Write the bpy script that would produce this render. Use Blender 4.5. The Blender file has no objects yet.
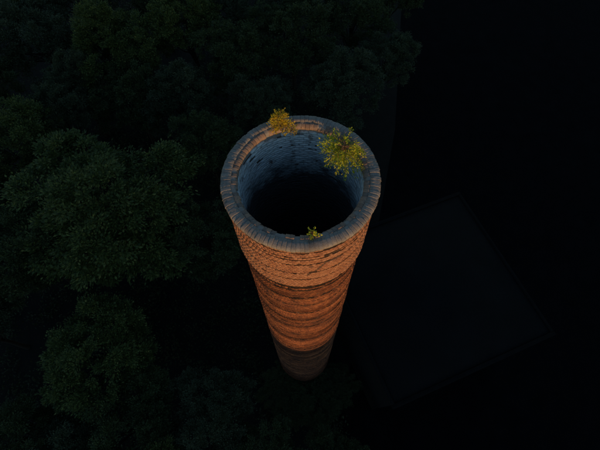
import bpy, math, random
import numpy as np
from mathutils import Vector, Matrix

# ------------------------------------------------------------------ camera, sky, sun, exposure
scene = bpy.context.scene
col = scene.collection
R = math.radians
PITCH = 63.6
ROLL = -1.5
CAM = (-0.04, -5.238, 37.97)
cam_data = bpy.data.cameras.new('camera')
cam_data.sensor_width = 36.0
cam_data.lens = 24.0
cam_data.clip_start = 0.1
cam_data.clip_end = 6000.0
camera = bpy.data.objects.new('camera', cam_data)
camera.location = CAM
CAM_ROT = Matrix.Rotation(R(90 - PITCH), 3, 'X') @ Matrix.Rotation(R(ROLL), 3, 'Z')
camera.rotation_euler = CAM_ROT.to_euler()
col.objects.link(camera)
scene.camera = camera

SUN_ELEV, SUN_SIDE = 3.2, 11.0            # the sun stands low behind the camera, a little to its right
world = bpy.data.worlds.new('World')
scene.world = world
world.use_nodes = True
wn = world.node_tree
sky = wn.nodes.new('ShaderNodeTexSky')
sky.sky_type = 'NISHITA'
sky.sun_disc = False
sky.sun_elevation = R(SUN_ELEV)
sky.sun_rotation = R(180 - SUN_SIDE)
sky.ozone_density = 2.1
sky.dust_density = 0.1
wn.links.new(sky.outputs[0], wn.nodes['Background'].inputs[0])
wn.nodes['Background'].inputs[1].default_value = 0.15
sun_vec = Vector((math.sin(R(SUN_SIDE)) * math.cos(R(SUN_ELEV)),
                  -math.cos(R(SUN_SIDE)) * math.cos(R(SUN_ELEV)), math.sin(R(SUN_ELEV))))
sun_data = bpy.data.lights.new('sun', 'SUN')
sun_data.energy = 2.0
sun_data.angle = R(0.5)
sun_data.color = (1.0, 0.53, 0.20)
sun = bpy.data.objects.new('sun', sun_data)
sun.location = sun_vec * 120 + Vector((0, 0, 30))
sun.rotation_euler = (-sun_vec).to_track_quat('-Z', 'Y').to_euler()
col.objects.link(sun)

scene.view_settings.view_transform = 'Standard'
scene.view_settings.look = 'None'
scene.view_settings.gamma = 1.0
scene.view_settings.use_curve_mapping = False
scene.view_settings.exposure = 0.7

# ------------------------------------------------------------------ helpers
rnd = random.Random(7)
PI = math.pi


def tag(o, label=None, cat=None, group=None, kind=None):
    if label: o['label'] = label
    if cat: o['category'] = cat
    if group: o['group'] = group
    if kind: o['kind'] = kind
    return o


def mesh_from(name, verts, faces, mat=None, smooth=False):
    """verts (n,3) array; faces: (m,k) int array or a list of such arrays"""
    verts = np.asarray(verts, dtype=np.float32)
    fl = faces if isinstance(faces, list) and isinstance(faces[0], np.ndarray) else [faces]
    fl = [np.asarray(f, dtype=np.int32) for f in fl if len(f)]
    me = bpy.data.meshes.new(name)
    me.vertices.add(len(verts))
    me.vertices.foreach_set('co', verts.ravel())
    loops = np.concatenate([f.ravel() for f in fl])
    tot = np.concatenate([np.full(len(f), f.shape[1], dtype=np.int32) for f in fl])
    start = np.concatenate([[0], np.cumsum(tot)[:-1]]).astype(np.int32)
    me.loops.add(len(loops))
    me.loops.foreach_set('vertex_index', loops)
    me.polygons.add(len(tot))
    me.polygons.foreach_set('loop_start', start)
    me.polygons.foreach_set('loop_total', tot)
    me.update(calc_edges=True)
    me.validate()
    if smooth:
        me.polygons.foreach_set('use_smooth', np.ones(len(tot), dtype=bool))
    if mat: me.materials.append(mat)
    return me


def obj(name, me, parent=None, loc=(0, 0, 0), rot=(0, 0, 0)):
    o = bpy.data.objects.new(name, me)
    o.location = loc
    o.rotation_euler = rot
    if parent: o.parent = parent
    col.objects.link(o)
    return o


class MB:
    """collects vertices and faces"""
    def __init__(self):
        self.v, self.q, self.t, self.n = [], [], [], 0

    def add(self, verts, quads=(), tris=()):
        verts = np.asarray(verts, dtype=float)
        if len(quads): self.q.append(np.asarray(quads, dtype=int) + self.n)
        if len(tris): self.t.append(np.asarray(tris, dtype=int) + self.n)
        self.v.append(verts)
        self.n += len(verts)

    def tube(self, pts, radii, seg=7):
        pts = [Vector(p) for p in pts]
        ring = []
        for i, p in enumerate(pts):
            a = pts[max(i - 1, 0)]; b = pts[min(i + 1, len(pts) - 1)]
            d = (b - a).normalized()
            up = Vector((0, 0, 1)) if abs(d.z) < .9 else Vector((1, 0, 0))
            x = d.cross(up).normalized(); y = d.cross(x)
            for k in range(seg):
                an = 2 * PI * k / seg
                ring.append(p + (x * math.cos(an) + y * math.sin(an)) * radii[i])
        q = []
        for i in range(len(pts) - 1):
            for k in range(seg):
                q.append((i * seg + k, i * seg + (k + 1) % seg, (i + 1) * seg + (k + 1) % seg, (i + 1) * seg + k))
        self.add([tuple(v) for v in ring], q)

    def box(self, c, s, rz=0.0):
        c = np.array(c, float); h = np.array(s, float) / 2
        v = np.array([[x, y, z] for x in (-1, 1) for y in (-1, 1) for z in (-1, 1)], float) * h
        ca, sa = math.cos(rz), math.sin(rz)
        v = np.stack([v[:, 0] * ca - v[:, 1] * sa, v[:, 0] * sa + v[:, 1] * ca, v[:, 2]], 1) + c
        self.add(v, [(0, 1, 3, 2), (4, 6, 7, 5), (0, 4, 5, 1), (2, 3, 7, 6), (0, 2, 6, 4), (1, 5, 7, 3)])

    def mesh(self, name, mat=None, smooth=False):
        f = []
        if self.q: f.append(np.concatenate(self.q))
        if self.t: f.append(np.concatenate(self.t))
        return mesh_from(name, np.concatenate(self.v), f, mat, smooth)


def at(px, py, z):
    """the point at height z that the photograph (600 x 450) shows at a pixel"""
    f = 400.0
    v = np.array(CAM_ROT @ Vector(((px - 300) / f, -(py - 225) / f, -1.0)))
    t = (z - CAM[2]) / v[2]
    w = np.array(CAM) + v * t
    return Vector(w), f / t                      # the point, and pixels per metre there


# ------------------------------------------------------------------ materials
def new_mat(name):
    m = bpy.data.materials.new(name)
    m.use_nodes = True
    nt = m.node_tree
    return m, nt, nt.nodes['Principled BSDF']


def node(nt, kind, **kw):
    n = nt.nodes.new(kind)
    for k, v in kw.items(): setattr(n, k, v)
    return n


def noise(nt, scale, detail=5, rough=.6, vec=None):
    n = node(nt, 'ShaderNodeTexNoise')
    n.inputs['Scale'].default_value = scale
    n.inputs['Detail'].default_value = detail
    n.inputs['Roughness'].default_value = rough
    if vec is None:
        g = node(nt, 'ShaderNodeNewGeometry')
        vec = g.outputs['Position']
    nt.links.new(vec, n.inputs['Vector'])
    return n.outputs[0]


def ramp(nt, fac, stops):
    n = node(nt, 'ShaderNodeValToRGB')
    e = n.color_ramp.elements
    while len(e) < len(stops): e.new(.5)
    for k, (p, c) in enumerate(stops):
        e[k].position = p
        e[k].color = (*c, 1) if len(c) == 3 else c
    nt.links.new(fac, n.inputs[0])
    return n.outputs[0]


def mixc(nt, fac, a, b, mode='MIX'):
    n = node(nt, 'ShaderNodeMix', data_type='RGBA', blend_type=mode)
    for s, v in ((n.inputs[0], fac), (n.inputs[6], a), (n.inputs[7], b)):
        if isinstance(v, (int, float)): s.default_value = v
        elif isinstance(v, tuple): s.default_value = (*v, 1)
        else: nt.links.new(v, s)
    return n.outputs[2]


def math_n(nt, op, a, b=0.0):
    n = node(nt, 'ShaderNodeMath', operation=op)
    for s, v in ((n.inputs[0], a), (n.inputs[1], b)):
        if isinstance(v, (int, float)): s.default_value = v
        else: nt.links.new(v, s)
    return n.outputs[0]


def piece_random(nt):
    g = node(nt, 'ShaderNodeNewGeometry'); oi = node(nt, 'ShaderNodeObjectInfo')
    return math_n(nt, 'FRACT', math_n(nt, 'ADD', g.outputs['Random Per Island'], oi.outputs['Random']))


def bump(nt, bsdf, h, strength, dist=.01):
    b = node(nt, 'ShaderNodeBump')
    b.inputs['Strength'].default_value = strength
    b.inputs['Distance'].default_value = dist
    nt.links.new(h, b.inputs['Height'])
    nt.links.new(b.outputs[0], bsdf.inputs['Normal'])


def brick_material(name, stops, soot, soot_lo, soot_hi, tint_scale=.9, bands=None, coat=None):
    m, nt, b = new_mat(name)
    c = ramp(nt, piece_random(nt), stops)
    # courses fired in batches: tint drifts along the height
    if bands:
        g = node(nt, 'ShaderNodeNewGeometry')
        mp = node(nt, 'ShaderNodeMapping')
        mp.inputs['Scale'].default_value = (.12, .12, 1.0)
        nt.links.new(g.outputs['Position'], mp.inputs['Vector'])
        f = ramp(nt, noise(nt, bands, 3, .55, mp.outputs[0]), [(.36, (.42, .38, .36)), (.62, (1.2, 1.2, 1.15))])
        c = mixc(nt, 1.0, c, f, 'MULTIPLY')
    s1 = ramp(nt, noise(nt, tint_scale, 8, .68), [(soot_lo, (0, 0, 0)), (soot_hi, (1, 1, 1))])
    c = mixc(nt, s1, c, soot)
    if coat:                                         # soot crust, flaked off in a ragged line near the mouth; also paints in the fading light down the flue
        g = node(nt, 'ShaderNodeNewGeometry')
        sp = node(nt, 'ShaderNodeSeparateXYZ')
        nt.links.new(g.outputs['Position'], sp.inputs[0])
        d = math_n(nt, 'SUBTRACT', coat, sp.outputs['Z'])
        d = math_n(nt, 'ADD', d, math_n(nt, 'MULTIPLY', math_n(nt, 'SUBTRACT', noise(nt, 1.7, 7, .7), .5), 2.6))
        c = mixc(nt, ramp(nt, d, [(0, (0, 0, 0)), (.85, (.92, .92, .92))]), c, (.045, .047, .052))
    fine = noise(nt, 42, 6, .7)
    c = mixc(nt, 1.0, c, ramp(nt, fine, [(.3, (1.12, 1.12, 1.12)), (.75, (.55, .53, .52))]), 'MULTIPLY')
    nt.links.new(c, b.inputs['Base Color'])
    b.inputs['Roughness'].default_value = .92
    b.inputs['Specular IOR Level'].default_value = .2
    bump(nt, b, noise(nt, 30, 7, .7), .6, .010)
    return m


M = {}
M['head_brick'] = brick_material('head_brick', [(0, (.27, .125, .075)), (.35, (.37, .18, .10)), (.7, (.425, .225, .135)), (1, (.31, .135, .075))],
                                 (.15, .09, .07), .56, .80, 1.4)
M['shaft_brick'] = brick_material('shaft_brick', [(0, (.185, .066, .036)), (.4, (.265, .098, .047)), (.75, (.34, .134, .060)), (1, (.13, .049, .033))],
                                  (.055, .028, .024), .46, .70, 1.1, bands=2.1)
M['ring_brick'] = brick_material('ring_brick', [(0, (.018, .012, .010)), (.5, (.035, .022, .016)), (.85, (.06, .034, .022)), (1, (.12, .06, .035))],
                                 (.015, .011, .009), .45, .7, 3.0)
M['rim_brick'] = brick_material('rim_brick', [(0, (.225, .215, .20)), (.4, (.25, .24, .225)), (.75, (.275, .265, .245)), (1, (.235, .21, .185))],
                                (.11, .10, .095), .48, .75, 2.2)
M['rim_inner_brick'] = brick_material('rim_inner_brick', [(0, (.17, .15, .135)), (.4, (.26, .20, .165)), (.75, (.31, .22, .165)), (1, (.20, .14, .11))],
                                      (.11, .10, .095), .50, .75, 2.2)
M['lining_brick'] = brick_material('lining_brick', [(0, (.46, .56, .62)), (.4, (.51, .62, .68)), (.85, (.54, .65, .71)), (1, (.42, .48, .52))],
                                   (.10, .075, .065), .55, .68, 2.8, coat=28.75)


def plain(name, c1, c2, scale, rough=.9, bs=.5, spec=.2):
    m, nt, b = new_mat(name)
    c = ramp(nt, noise(nt, scale, 7, .65), [(.3, c1), (.7, c2)])
    nt.links.new(c, b.inputs['Base Color'])
    b.inputs['Roughness'].default_value = rough
    b.inputs['Specular IOR Level'].default_value = spec
    bump(nt, b, noise(nt, scale * 6, 6, .7), bs, .02)
    return m


M['mortar'] = plain('mortar', (.05, .032, .024), (.12, .08, .058), 6)
M['rim_mortar'] = plain('rim_mortar', (.19, .18, .17), (.26, .25, .235), 7)
M['soot_core'] = plain('soot_core', (.03, .026, .024), (.07, .06, .055), 5)
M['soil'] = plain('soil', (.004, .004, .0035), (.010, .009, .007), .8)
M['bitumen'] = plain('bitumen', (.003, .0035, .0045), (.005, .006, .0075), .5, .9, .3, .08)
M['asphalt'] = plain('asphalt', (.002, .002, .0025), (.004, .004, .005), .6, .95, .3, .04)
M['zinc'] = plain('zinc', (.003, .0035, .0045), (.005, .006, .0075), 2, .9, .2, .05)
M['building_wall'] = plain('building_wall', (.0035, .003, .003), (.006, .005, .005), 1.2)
M['bark'] = plain('bark', (.014, .011, .008), (.032, .026, .02), 5)
M['twig'] = plain('twig', (.10, .065, .04), (.20, .13, .08), 12)
M['hill'] = plain('hill', (.015, .024, .012), (.035, .05, .02), .15)


def leaf_material(name, stops, trans=.25, rough=.6):
    m, nt, b = new_mat(name)
    c = ramp(nt, piece_random(nt), stops)
    nt.links.new(c, b.inputs['Base Color'])
    b.inputs['Roughness'].default_value = rough
    b.inputs['Specular IOR Level'].default_value = .25
    t = node(nt, 'ShaderNodeBsdfTranslucent')
    nt.links.new(c, t.inputs['Color'])
    mx = node(nt, 'ShaderNodeMixShader')
    mx.inputs[0].default_value = trans
    nt.links.new(b.outputs[0], mx.inputs[1]); nt.links.new(t.outputs[0], mx.inputs[2])
    nt.links.new(mx.outputs[0], nt.nodes['Material Output'].inputs['Surface'])
    return m


M['leaf_green'] = leaf_material('leaf_green', [(0, (0.041, 0.061, 0.018)), (.5, (0.075, 0.104, 0.028)), (.9, (0.109, 0.141, 0.036)), (1, (0.188, 0.184, 0.051))])
M['leaf_dark'] = leaf_material('leaf_dark', [(0, (0.029, 0.044, 0.017)), (.5, (0.049, 0.071, 0.025)), (1, (0.076, 0.098, 0.033))])
M['leaf_blue'] = leaf_material('leaf_blue', [(0, (0.034, 0.047, 0.023)), (.5, (0.055, 0.075, 0.038)), (1, (0.091, 0.110, 0.056))])
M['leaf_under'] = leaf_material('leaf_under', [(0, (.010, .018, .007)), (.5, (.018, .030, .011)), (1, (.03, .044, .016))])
M['leaf_yellow'] = leaf_material('leaf_yellow', [(0, (.13, .23, .03)), (.35, (.28, .38, .035)), (.7, (.50, .53, .04)), (1, (.60, .55, .035))], .4)
M['leaf_amber'] = leaf_material('leaf_amber', [(0, (.30, .28, .03)), (.4, (.56, .46, .03)), (.75, (.64, .46, .03)), (1, (.50, .28, .03))], .4)

# ------------------------------------------------------------------ the setting
S = 3000.0
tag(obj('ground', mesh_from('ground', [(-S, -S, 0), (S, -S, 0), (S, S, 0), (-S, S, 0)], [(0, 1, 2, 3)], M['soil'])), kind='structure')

# the low ridge the sun is setting behind: its crest shades the lower chimney and the whole wood
SHADE_Z, RIDGE_D = 17.5, 170.0
crest = SHADE_Z + RIDGE_D * math.tan(R(SUN_ELEV))
hv = Vector((math.sin(R(SUN_SIDE)), -math.cos(R(SUN_SIDE)), 0)); tv = Vector((-hv.y, hv.x, 0))
NU, NV = 121, 33
vs, fs = [], []
for i in range(NU):
    u = (i / (NU - 1) - .5) * 900
    ch = crest * (1 + .05 * math.sin(u / 47) * math.sin(u / 90) - .5 * (abs(u) / 450) ** 3)
    for j in range(NV):
        s = (j / (NV - 1) - .5) * 2
        prof = (.5 + .5 * math.cos(s * PI)) if abs(s) < 1 else 0
        p = hv * (RIDGE_D + s * 75) + tv * u
        vs.append((p.x, p.y, ch * prof - .4))
for i in range(NU - 1):
    for j in range(NV - 1):
        a = i * NV + j
        fs.append((a, a + NV, a + NV + 1, a + 1))
tag(obj('hill', mesh_from('hill', vs, fs, M['hill'], True)), kind='structure')

# asphalt yard right of the wood, round the works building
yard = [at(405, -60, 0)[0], at(395, 130, 0)[0], at(372, 260, 0)[0], Vector((1.5, -9.5, 0)), Vector((5, -40, 0)), Vector((90, -40, 0)), Vector((120, 110, 0)), Vector((22, 110, 0))]
me = bpy.data.meshes.new('yard')
me.from_pydata([(p.x, p.y, .004) for p in yard], [], [list(range(len(yard)))[::-1]])
me.materials.append(M['asphalt'])
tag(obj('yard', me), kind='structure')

# ------------------------------------------------------------------ flat-roofed works building right of the chimney
BZ = 10.0
c0 = at(394, 408, BZ)[0]; c1 = at(520, 350, BZ)[0]
bang = math.atan2(c1.y - c0.y, c1.x - c0.x)
BL, BD = 12.4, 12.2
bld = obj('works_building', None, loc=(c0.x, c0.y, 0), rot=(0, 0, bang))
tag(bld, 'dark flat-roofed works building beside the brick chimney', 'building')
mb = MB()
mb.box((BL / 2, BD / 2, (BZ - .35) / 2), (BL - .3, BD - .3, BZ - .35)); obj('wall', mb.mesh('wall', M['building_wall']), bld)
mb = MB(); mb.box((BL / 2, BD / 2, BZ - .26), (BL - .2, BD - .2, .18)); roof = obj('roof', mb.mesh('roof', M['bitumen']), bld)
for (cx, cy, sx, sy) in ((BL / 2, .06, BL + .1, .22), (BL / 2, BD - .06, BL + .1, .22), (.06, BD / 2, .22, BD - .346), (BL - .06, BD / 2, .22, BD - .346)):
    mb = MB(); mb.box((cx, cy, BZ - .25), (sx, sy, .20)); obj('parapet', mb.mesh('parapet', M['building_wall']), bld)
    mb = MB(); mb.box((cx, cy, BZ - .133), (sx + .04 * (sx > sy), sy + .05 * (sx > sy), .03)); obj('coping', mb.mesh('coping', M['zinc']), bld)
for k in range(2):
    for zz in (2.6, 6.4):
        mb = MB(); mb.box((2.6 + k * 4.7, .137, zz), (1.8, .06, 1.7)); wdw = obj('window', mb.mesh('window', M['zinc']), bld)
        mb = MB(); mb.box((2.6 + k * 4.7, .104, zz), (1.6, .02, 1.5)); obj('pane', mb.mesh('pane', M['bitumen']), wdw)

# ------------------------------------------------------------------ the chimney
H = 30.0
chim = obj('brick_chimney', None)
tag(chim, 'tall round brick chimney with open sooty top, sunlit on its outer face', 'chimney')
CH = .083
rng = np.random.default_rng(3)


def bricks(rows, face=1, jit=.0012, gap=.007):
    """rows of (t_top, height, r_face, depth, pitch_angle list/offset, mask); returns verts, quads of joined bricks"""
    V = []
    for (t, h, r, dep, th0, th1, dr, *more) in rows:
        n = len(th0)
        g = gap / r / 2
        ra = r + dr
        a0, a1 = th0 + g, th1 - g
        ri = r - face * dep
        z0 = np.full(n, H - t); z1 = np.full(n, H - t - h + .006)
        z0 = z0 - rng.random(n) * .004 + (more[0] if more else 0)
        out = np.zeros((n, 8, 3))
        for k, (aa, rr, zz) in enumerate(((a0, ra, z0), (a1, ra, z0), (a1, ra, z1), (a0, ra, z1),
                                          (a0, ri, z0), (a1, ri, z0), (a1, ri, z1), (a0, ri, z1))):
            j = rng.normal(0, jit, n) if k < 4 else 0
            out[:, k, 0] = np.cos(aa) * (rr + j); out[:, k, 1] = np.sin(aa) * (rr + j)
            out[:, k, 2] = zz + (rng.normal(0, jit * .5, n) if k < 4 else 0)
        V.append(out)
    V = np.concatenate(V)
    n = len(V)
    base = np.array([(0, 3, 2, 1), (0, 1, 5, 4), (3, 7, 6, 2), (0, 4, 7, 3), (1, 2, 6, 5)])
    if face < 0: base = base[:, ::-1]
    Q = (np.arange(n)[:, None, None] * 8 + base[None]).reshape(-1, 4)
    return V.reshape(-1, 3), Q


def joints(n, phase):
    e = (np.arange(n) + phase) / n * 2 * PI + rng.normal(0, .002, n)
    return e, np.append(e[1:], e[0] + 2 * PI)


# missing bricks and the stepped crack on the sunlit face (depth below the rim, azimuth)
def face_az(px, t, r):
    """azimuth of the spot at depth t on radius r seen at column px of the photograph"""
    best = min(np.linspace(-PI * .9, -PI * .1, 400),
               key=lambda a: abs(300 + 400 * (r * math.cos(a)) / ((r * math.sin(a) - CAM[1]) * math.cos(R(PITCH)) + (CAM[2] - H + t) * math.sin(R(PITCH))) - px))
    return best


holes = []
for px, t, w in ((330, .20, 2), (333, .28, 2), (329.5, .62, 2), (333, 1.06, 2), (271, .56, 2), (312, 4.78, 1), (356, 1.9, 1), (345, 5.2, 1), (262, 4.4, 1), (285, 6.6, 1)):
    holes.append((t, face_az(px, t, 1.85), w * .055))
cr0, cr1 = face_az(328, .95, 1.86), face_az(301, 1.75, 1.86)

N_OUT = 112
head_rows, shaft_rows, ring_rows, core, first = [], [], [], [], []
head_cuts = [.29, .50, .70, 1.00, 1.52, 2.08, 2.62]
t = .125
ci = 0
core.append((1.72, .02)); core.append((1.835, .05)); core.append((1.835, t))
shaft_cut = 2.62
next_cut = 3.02
band_off = 0.0
while t < H - .02:
    head = t < 2.62
    if head:
        cut = any(abs(t - c) < CH * .5 for c in head_cuts[:-1])
        base = 1.862 + .004 * math.sin(t * 5) - .012 * (t < .3)
        if t > 2.45: base += .012
    else:
        cut = t >= next_cut
        if cut:
            next_cut = t + rnd.choice((.33, .33, .42, .42, .5, .58))
            band_off = rnd.uniform(-.014, .016)
        base = 1.797 + band_off + .0115 * (t - 3)
    under_head = 2.62 <= t < 2.72
    if under_head: base = 1.790
    e0, e1 = joints(N_OUT, (ci % 2) * .5 + rnd.uniform(-.12, .12))
    n = len(e0)
    dr = rng.normal(0, .0020, n) + .002 * np.sin(e0 * 5 + ci * .7) + rnd.uniform(-.003, .003)
    worn = rng.random(n) < (.04 if head else .06)
    dr[worn] -= rng.random(worn.sum()) * .022
    lift = np.zeros(n)
    if cut or under_head:                            # thin ring of dark brick, painting in the shade of an eroded joint; the course below bites into it
        gap_h = CH * 6 if under_head else (rnd.uniform(.06, .085) if head else rnd.uniform(.07, .11))
        rb = base
        nr = 6 if under_head else 1
        for rr_ in range(nr):
            d0, d1 = joints(N_OUT, rnd.random())
            some = rng.random(n) > (.02 if under_head else .09)
            ring_rows.append((t + rr_ * gap_h / nr, gap_h / nr, rb, .10, d0[some], d1[some], rng.normal(-.006, .005, some.sum())))
        core += [(base - .04, t + .001), (base - .04, t + gap_h)]
        tt, hh = t + gap_h, CH
        lift = np.where(np.arange(n) % 2 == 0, .022, -.004) * (rng.random(n) < .75) + rng.normal(0, .003, n)
        t_next = t + gap_h + CH
    else:
        tt, hh = t, CH
        t_next = t + CH
    mid = (e0 + e1) / 2
    keep = np.ones(n, bool)
    for (ht, ha, hw) in holes:
        if tt - .01 <= ht < tt + hh:
            keep &= np.abs(np.angle(np.exp(1j * (mid - ha)))) > hw
    if .95 < tt < 1.75:
        ca = cr0 + (cr1 - cr0) * (tt - .95) / .8
        near = np.abs(np.angle(np.exp(1j * (mid - ca)))) < .03
        dr = np.where(near, -.02, dr)
    if not head:
        keep &= rng.random(n) > .004
    core += [(base - .018 if not under_head else base - .03, tt + .001), (base - .018 if not under_head else base - .03, tt + hh - .001)]
    row = [tt, hh, base, .10]
    if ci == 0:
        front = np.sin(mid) < .12
        first = [(a, b, d) for a, b, d, k, fr in zip(e0, e1, dr, keep, front) if k and fr]
        first_row = (tt, hh, base)
        keep &= ~front
    (head_rows if head else shaft_rows).append((*row, e0[keep], e1[keep], dr[keep], lift[keep]))
    t = t_next
    ci += 1

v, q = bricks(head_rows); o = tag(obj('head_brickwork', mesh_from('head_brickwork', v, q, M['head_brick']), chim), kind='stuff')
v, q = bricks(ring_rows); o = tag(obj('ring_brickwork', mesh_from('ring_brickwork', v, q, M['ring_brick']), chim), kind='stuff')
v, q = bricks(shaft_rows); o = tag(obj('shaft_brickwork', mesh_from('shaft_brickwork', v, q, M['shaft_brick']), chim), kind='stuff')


def lathe(profile, seg, mat, name, parent, flip=False):
    P = np.array(profile, float)
    a = np.arange(seg) / seg * 2 * PI
    n = len(P)
    V = np.stack([P[:, None, 0] * np.cos(a), P[:, None, 0] * np.sin(a), np.repeat(H - P[:, None, 1], seg, 1)], -1).reshape(-1, 3)
    i, k = np.meshgrid(np.arange(n - 1), np.arange(seg), indexing='ij')
    Q = np.stack([i * seg + k, (i + 1) * seg + k, (i + 1) * seg + (k + 1) % seg, i * seg + (k + 1) % seg], -1).reshape(-1, 4)
    if flip: Q = Q[:, ::-1]
    return obj(name, mesh_from(name, V, Q, mat), parent)


core[-1] = (core[-1][0], H)
lathe(core, 144, M['mortar'], 'mortar_bed', chim)
# bed under the coping, between the outer face and the lining
lathe([(1.545, .30), (1.545, .04), (1.585, .014), (1.642, .000), (1.72, -.010), (1.80, -.004), (1.865, .018), (1.890, .045), (1.892, .112), (1.80, .113)], 144, M['rim_mortar'], 'coping_bed', chim, flip=True)

# lining, seen inside the mouth
N_IN = 40
lin_rows = []
t = .20
ci = 0
lin_first = []
while t < 9.0:
    e0, e1 = joints(N_IN, (ci % 2) * .5)
    n = len(e0)
    mid = (e0 + e1) / 2
    base = 1.497 + .004 * math.sin(t * 4)
    dr = -rng.normal(0, .003, n)
    keep = rng.random(n) > (.22 if ci == 0 else .08 if ci == 1 else .04 if ci == 2 else .003)
    back_left = np.abs(np.angle(np.exp(1j * (mid - R(135))))) < .5
    if ci < 2: keep &= ~(back_left & (rng.random(n) < .55))
    worn = rng.random(n) < .05 * (1 + 2 * (t < 1))
    dr[worn] += rng.random(worn.sum()) * .03
    if ci == 0:
        lin_first = [(a, b, d) for a, b, d, k in zip(e0, e1, dr, keep) if k]
        lin_first_row = (t, CH, base)
    else:
        lin_rows.append((t, CH, base, -.09, e0[keep], e1[keep], dr[keep]))
    t += CH
    ci += 1
# depth is measured outwards for the lining
V = []
for (tt, hh, r, dep, th0, th1, dr) in lin_rows: V.append((tt, hh, r, .05, th0, th1, dr))
v, q = bricks(V, face=-1, jit=.003, gap=.004)
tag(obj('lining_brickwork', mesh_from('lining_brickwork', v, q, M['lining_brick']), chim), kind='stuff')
lathe([(1.552, .19), (1.552, .45), (1.520, .451), (1.520, 9.0), (1.505, 9.01), (1.50, H - .3), (.01, H - .3)], 96, M['soot_core'], 'flue', chim, flip=True)


def wedge_variant(prof, half, seed, mat, name, rc):
    """one radial brick: profile (r, z) extruded across +-half metres, worn corners"""
    g = np.random.default_rng(seed)
    n = len(prof)
    V = []
    for s in (-1, -.62, .62, 1):
        for k, (r, z) in enumerate(prof):
            w = half * r / rc * s
            top = z > -.1
            dz = -g.random() * .002 if (abs(s) == 1 and top) else 0
            V.append((r - rc + g.normal(0, .004) * top, w + g.normal(0, .002), z + dz + g.normal(0, .0022) * top))
    Q = []
    for i in range(3):
        for k in range(n):
            Q.append((i * n + k, i * n + (k + 1) % n, (i + 1) * n + (k + 1) % n, (i + 1) * n + k))
    Q = np.array(Q)[:, ::-1]
    caps = np.array([list(range(n)), list(range(3 * n, 4 * n))[::-1]])
    return mesh_from(name, V, [Q, caps], mat)


outer_prof = [(1.652, -.115), (1.898, -.115), (1.905, -.055), (1.884, -.020), (1.83, .004), (1.74, .018), (1.652, .014)]
inner_prof = [(1.502, -.115), (1.640, -.115), (1.642, .008), (1.585, -.004), (1.530, -.030), (1.502, -.070)]
N_RO, N_RI = 112, 92
ov = [wedge_variant(outer_prof, PI * 1.775 / N_RO - .0015, 11 + k, M['rim_brick'], 'brick', 1.775) for k in range(6)]
iv = [wedge_variant(inner_prof, PI * 1.57 / N_RI - .002, 31 + k, M['rim_inner_brick'], 'brick', 1.57) for k in range(5)]
for n_, rc, var, drop in ((N_RO, 1.775, ov, .018), (N_RI, 1.57, iv, .10)):
    for k in range(n_):
        a = 2 * PI * (k + rnd.uniform(-.06, .06)) / n_
        if drop and rnd.random() < drop: continue
        sag = rnd.gauss(0, .0025) - (.03 if (drop > .05 and rnd.random() < .12) else 0)
        obj('brick', rnd.choice(var), chim, (math.cos(a) * (rc + rnd.gauss(0, .005)), math.sin(a) * (rc + rnd.gauss(0, .005)), H + sag),
            (rnd.gauss(0, .007), rnd.gauss(0, .012), a + rnd.gauss(0, .006)))


def single(row, items, face, mat, dep, gap):
    tt, hh, r = row
    for (a, b, d) in items:
        m_ = (a + b) / 2
        v_, q_ = bricks([(tt, hh, r, dep, np.array([a]), np.array([b]), np.array([d]))], face, .004, gap)
        o_ = Vector((r * math.cos(m_), r * math.sin(m_), H - tt - hh / 2))
        obj('brick', mesh_from('brick', v_ - np.array(o_), q_, mat), chim, o_)


single(first_row, first, 1, M['head_brick'], .10, .008)
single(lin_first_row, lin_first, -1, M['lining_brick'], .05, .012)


# ------------------------------------------------------------------ saplings rooted in the rim
def leaves(P, D, size, g, aspect=.55, up=.3):
    """diamond leaves at points P growing along D"""
    n = len(P)
    D = D + g.normal(0, .45, (n, 3)); D /= np.linalg.norm(D, axis=1)[:, None] + 1e-9
    N = g.normal(0, 1, (n, 3)) + np.array([0, 0, up * 3]); W = np.cross(D, N); W /= np.linalg.norm(W, axis=1)[:, None] + 1e-9
    L = size * (.65 + .7 * g.random(n))[:, None]
    w = W * L * aspect * .5
    mid = P + D * L * .45
    nn = np.cross(W, D) * L * .10
    V = np.stack([P, mid + w + nn, P + D * L, mid - w + nn], 1).reshape(-1, 3)
    Q = np.arange(n * 4).reshape(n, 4)
    return V, Q


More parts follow.
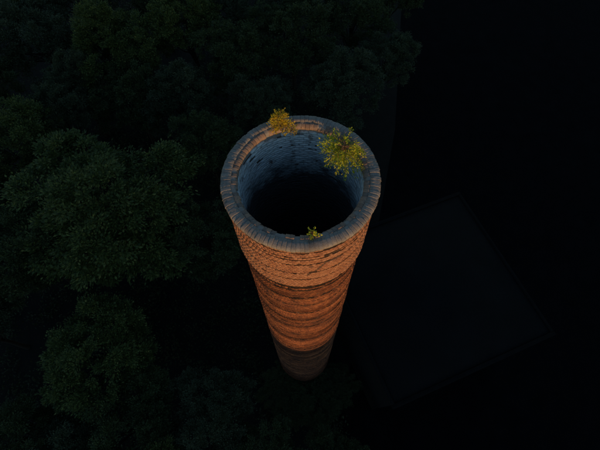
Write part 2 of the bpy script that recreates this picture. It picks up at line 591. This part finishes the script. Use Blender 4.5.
def sapling(name, root, lean, height, spread, n_br, n_leaf, size, leafmat, label, seed, droop=.0, group=None):
    g = np.random.default_rng(seed); rr = random.Random(seed)
    e = obj(name, None, loc=root)
    tag(e, label, 'sapling', group)
    stem = MB(); lv = MB()
    lean = Vector(lean)
    tips = []
    p0 = Vector((0, 0, -.04)); top = Vector((0, 0, height * .7)) + lean * .7
    pts = [p0 + (top - p0) * s + Vector((rr.gauss(0, .012), rr.gauss(0, .012), 0)) * (s > 0) for s in (0, .25, .5, .75, 1)]
    stem.tube(pts, [.022 * height ** .5, .017 * height ** .5, .012 * height ** .5, .008 * height ** .5, .004 * height ** .5], 6)
    br = MB()
    for k in range(n_br):
        s = rr.uniform(.12, 1.0)
        b0 = p0 + (top - p0) * s
        an = 2 * PI * (k * .382 + rr.uniform(-.08, .08))
        out = Vector((math.cos(an), math.sin(an), rr.uniform(.15, .9) - droop * rr.random() * 1.6)) + lean * .9
        ln = spread * rr.uniform(.40, 1.10) * (1.1 - .40 * s)
        b1 = b0 + out.normalized() * ln * .55 + Vector((0, 0, .03)); b2 = b0 + out.normalized() * ln + Vector((0, 0, -droop * ln * .35))
        br.tube([b0, b1, b2], [.0065, .0045, .002], 4)
        for m_ in range(int(n_leaf / n_br)):
            f_ = rr.uniform(.15, 1.0) ** .6
            q_ = b0.lerp(b1, f_ * 2) if f_ < .5 else b1.lerp(b2, f_ * 2 - 1)
            tips.append((q_, out))
    P = np.array([tuple(a) for a, b in tips]) + g.normal(0, .035 * max(height, .4), (len(tips), 3))
    D = np.array([tuple(b) for a, b in tips])
    V, Q = leaves(P, D, size, g, .62, .4)
    obj('stem', stem.mesh('stem', M['twig'], True), e)
    obj('branches', br.mesh('branches', M['twig'], True), e)
    tag(obj('foliage', mesh_from('foliage', V, Q, leafmat), e), kind='stuff')
    return e


def rim_pt(px, py, dz=0.0):
    p, _ = at(px, py, H + dz)
    return p


p = rim_pt(349, 150); sapling('birch_sapling', p, (-.30, -.42, 0), .80, .70, 90, 3400, .046, M['leaf_yellow'],
                              'largest yellow-green sapling, bushy, leaning from the rim over the chimney mouth', 5, .8)
p = rim_pt(281, 129); sapling('birch_sapling', p, (-.02, -.02, 0), .76, .32, 50, 1300, .043, M['leaf_amber'],
                              'amber-leaved upright sapling growing on the brick rim of the chimney', 9, .1)
p = rim_pt(289, 132); sapling('seedling', p, (.12, -.02, 0), .18, .20, 14, 150, .042, M['leaf_amber'],
                              'low amber seedling on the rim beside the upright amber sapling', 12, .3)
p = rim_pt(313, 237, -.03); sapling('seedling', p, (-.01, .12, 0), .20, .17, 14, 120, .05, M['leaf_yellow'],
                              'tiny green seedling peeking over the sunlit side of the rim', 21, .2)

# ------------------------------------------------------------------ trees
def make_crown(seed, n_lobe, flat, leaf_size, n_leaf, spread=1.0):
    """crown about 5 m in radius round z = 8; returns leaf verts/quads and lobe centres"""
    g = np.random.default_rng(seed)
    lobes = []
    for k in range(n_lobe):
        an = k * 2.39996 + g.normal(0, .25)
        u = (k + .5) / n_lobe
        el = math.asin(min(.98, 1 - u * 1.25))       # from the top downwards
        rad = 3.1 * (.60 + .62 * g.random()) * spread
        lobes.append((math.cos(an) * math.cos(el) * rad, math.sin(an) * math.cos(el) * rad,
                      8.2 + math.sin(el) * rad * flat + g.normal(0, .25), (.85 + .95 * g.random() ** 1.4) * (1.12 if n_lobe < 20 else 1.0)))
    lobes = np.array(lobes)
    # twig clumps on the outside of every lobe
    Cs, Ds, Rs = [], [], []
    for (x, y, z, r) in lobes:
        n = int(10 * r ** 1.6) + 3
        d = g.normal(0, 1, (n, 3)); d /= np.linalg.norm(d, axis=1)[:, None]
        outv = np.array([x, y, (z - 7.2)]); outv /= np.linalg.norm(outv) + 1e-6
        d = d + outv * .65 + np.array([0, 0, .25]); d /= np.linalg.norm(d, axis=1)[:, None]
        rr = r * (.45 + .75 * g.random(n) ** .7)
        Cs.append(np.array([x, y, z]) + d * rr[:, None]); Ds.append(d); Rs.append(.12 + .17 * g.random(n) ** 1.5)
    C = np.concatenate(Cs); D = np.concatenate(Ds); Rr = np.concatenate(Rs)
    idx = g.integers(0, len(C), n_leaf)
    off = g.normal(0, 1, (n_leaf, 3)) * Rr[idx][:, None] * np.array([1, 1, .6])
    # leaves along short sprays that stick out of the clump
    spr = (g.random(n_leaf)[:, None] - .3) * D[idx] * Rr[idx][:, None] * 1.2
    P = C[idx] + off + spr
    dirn = off / (np.linalg.norm(off, axis=1)[:, None] + 1e-6) + D[idx] * .8
    return leaves(P, dirn, leaf_size, g, .5, .45), lobes


def make_trunk(lobes, seed):
    rr = random.Random(seed)
    mb = MB()
    mb.tube([(0, 0, -.2), (.05, .02, 1.2), (.1, -.05, 3.2), (.05, .1, 5.5), (0, 0, 8.0), (.1, .1, 9.5)], [.34, .25, .21, .17, .10, .04], 9)
    for (x, y, z, r) in lobes:
        z0 = rr.uniform(3.4, 6.5)
        a = Vector((.05, .05, z0)); b = Vector((x, y, z))
        mid = a.lerp(b, .5) + Vector((rr.gauss(0, .25), rr.gauss(0, .25), -.25))
        mb.tube([a, mid, b, b + (b - mid) * .35], [.10, .065, .035, .012], 6)
    return mb.mesh('trunk', M['bark'], True)


variants = []
for k, (seed, nl, flat, ls, nleaf, spd, mat) in enumerate((
        (1, 30, .95, .175, 80000, 1.12, 'leaf_green'), (2, 17, 1.15, .17, 52000, .95, 'leaf_dark'), (3, 21, .95, .165, 56000, 1.0, 'leaf_blue'),
        (4, 17, 1.2, .18, 52000, .95, 'leaf_green'), (5, 22, .9, .175, 56000, 1.05, 'leaf_dark'), (6, 15, 1.05, .165, 48000, 1.04, 'leaf_blue'))):
    (lv_, lq_), lobes = make_crown(seed, nl, flat, ls, nleaf, spd)
    variants.append((mesh_from('crown', lv_, lq_, M[mat]), make_trunk(lobes, seed)))

WOOD = 'trees of the wood round the chimney'
COMMON = {0: 'mid-green broadleaf tree in the far depth of the wood', 3: 'mid-green broadleaf tree in the far depth of the wood',
          1: 'dark green broadleaf tree in the far depth of the wood', 4: 'dark green broadleaf tree in the far depth of the wood',
          2: 'bluish-green fine-leaved tree in the far depth of the wood', 5: 'bluish-green fine-leaved tree in the far depth of the wood'}
# pixel of the crown's middle, crown width in pixels, crown-middle height, variant, own label
TREES = [
    (102, 208, 186, 9.5, 0, 'broad round mid-green tree, the largest crown in the wood, beside the chimney'),
    (20, 150, 108, 8.6, 3, 'mid-green tree pressed against the side of the broad round tree away from the chimney'),
    (22, 250, 116, 8.6, 1, 'dark green tree against the broad round tree, facing the dark gap'),
    (62, 118, 70, 8.0, 2, 'small bluish-green tree tucked behind the broad round tree'),
    (116, 46, 92, 9.2, 0, 'tall mid-green tree two crowns behind the broad round tree'),
    (186, 24, 84, 9.2, 3, 'narrow mid-green tree beside the tall mid-green tree deep in the wood'),
    (34, 34, 96, 8.6, 2, 'wide bluish-green tree beside the tall mid-green tree deep in the wood'),
    (74, 88, 70, 7.6, 5, 'small bluish-green tree between the broad round tree and the tall mid-green tree'),
    (130, 98, 76, 7.6, 4, 'low dark green tree directly behind the broad round tree'),
    (176, 92, 78, 8.0, 5, 'bluish-green tree behind the gap between broad round tree and chimney'),
    (206, 150, 76, 7.4, 1, 'dark green tree squeezed between the broad round tree and the chimney top'),
    (208, 236, 92, 6.8, 4, 'low dark green tree beside the chimney shaft, under the broad round tree'),
    (236, 62, 84, 8.0, 1, 'dark green tree behind the amber sapling side of the chimney'),
    (292, 30, 92, 8.4, 4, 'wide dark green tree straight behind the chimney, second row'),
    (262, 105, 70, 7.0, 5, 'low bluish-green tree just behind the amber sapling on the chimney'),
    (340, 82, 84, 7.6, 5, 'bluish-green tree just behind the largest sapling on the chimney'),
    (352, 18, 80, 8.0, 1, 'dark green tree at the back of the wood near the asphalt yard'),
    (386, 56, 62, 7.4, 2, 'small bluish-green tree at the edge of the asphalt yard'),
    (150, -14, 84, 9, 1, None), (76, -16, 90, 9, 5, None), (10, -20, 90, 9, 0, None),
    (232, -6, 84, 8.6, 5, None), (310, -22, 84, 8.6, 2, None), (-24, 92, 90, 8.5, 1, None), (-28, 200, 96, 8.6, 4, None), (392, -12, 64, 8.0, 4, None),
    (96, 352, 124, 7.4, 3, 'mid-green tree standing across the dark gap from the broad round tree'),
    (128, 424, 106, 6.6, 4, 'dark green tree between the gap tree and the bluish tree by the chimney foot'),
    (214, 412, 96, 6.0, 5, 'bluish-green tree standing nearest the foot of the chimney'),
    (14, 440, 100, 6.8, 1, 'dark green tree beyond the gap tree, away from the chimney'),
    (66, 470, 100, 6.6, 2, 'bluish-green tree behind the gap tree, on the side away from the broad tree'),
    (262, 462, 90, 5.4, 1, 'low dark green tree beside the bluish tree by the chimney foot'),
    (170, 486, 90, 6.2, 0, 'mid-green tree hidden among crowns on the sunward side of the chimney foot'),
    (338, 470, 80, 4.6, 4, 'low dark green tree near the corner of the flat-roofed building'),
    (-34, 330, 96, 7.6, 2, None),
]
trng = random.Random(17)
for (px, py, w, zc, k, own) in TREES:
    p, ppm = at(px, py, zc)
    sc = (w / ppm) / 10.0
    crown, trunk = variants[k]
    sz = zc / 9.2 * trng.uniform(.96, 1.04)
    e = obj('broadleaf_tree', None, loc=(p.x, p.y, 0), rot=(0, 0, trng.uniform(0, 2 * PI)))
    e.scale = (sc, sc, sz)
    tag(e, own or COMMON[k], 'tree', WOOD)
    obj('trunk', trunk, e)
    tag(obj('crown', crown, e), kind='stuff')

BUSH = 'bushes round the foot of the chimney'
for (px, py, w, zc, k, own) in ((284, 392, 50, 2.2, 1, 'low dark bush at the chimney foot, on the side of the bluish tree'),
                                (312, 398, 56, 2.4, 4, 'wide low dark bush at the sunward side of the chimney foot'),
                                (336, 384, 44, 2.0, 1, 'small dark bush between the chimney foot and the flat-roofed building')):
    p, ppm = at(px, py, zc)
    sc = (w / ppm) / 9.0
    e = obj('elder_bush', None, loc=(p.x, p.y, 0), rot=(0, 0, trng.uniform(0, 2 * PI)))
    e.scale = (sc, sc, zc / 9.2)
    tag(e, own, 'bush', BUSH)
    obj('trunk', variants[k][1], e)
    tag(obj('crown', variants[k][0], e), kind='stuff')

# ------------------------------------------------------------------ undergrowth on the wood floor
g = np.random.default_rng(77)
n_cl = 1500
xy = np.stack([g.uniform(-48, 10, n_cl), g.uniform(-12, 55, n_cl)], 1)
ok = (np.hypot(xy[:, 0], xy[:, 1]) > 2.3)
ok &= xy[:, 0] < (3.0 + .12 * np.clip(xy[:, 1], 0, 60)) - np.where((xy[:, 1] > 0) & (xy[:, 1] < 16), 2.0, 0)
rel = xy - np.array([c0.x, c0.y])
bx = rel[:, 0] * math.cos(bang) + rel[:, 1] * math.sin(bang); by = -rel[:, 0] * math.sin(bang) + rel[:, 1] * math.cos(bang)
ok &= ~((bx > -.8) & (by > -.8) & (by < BD + .8))
xy = xy[ok]
hgt = .3 + 1.3 * g.random(len(xy)) ** 2
NLF = 46
idx = np.repeat(np.arange(len(xy)), NLF)
P = np.concatenate([xy[idx] + g.normal(0, .45, (len(idx), 2)), (hgt[idx] * (.1 + .9 * g.random(len(idx))))[:, None]], 1)
D = np.concatenate([g.normal(0, 1, (len(idx), 2)), np.full((len(idx), 1), .5)], 1)
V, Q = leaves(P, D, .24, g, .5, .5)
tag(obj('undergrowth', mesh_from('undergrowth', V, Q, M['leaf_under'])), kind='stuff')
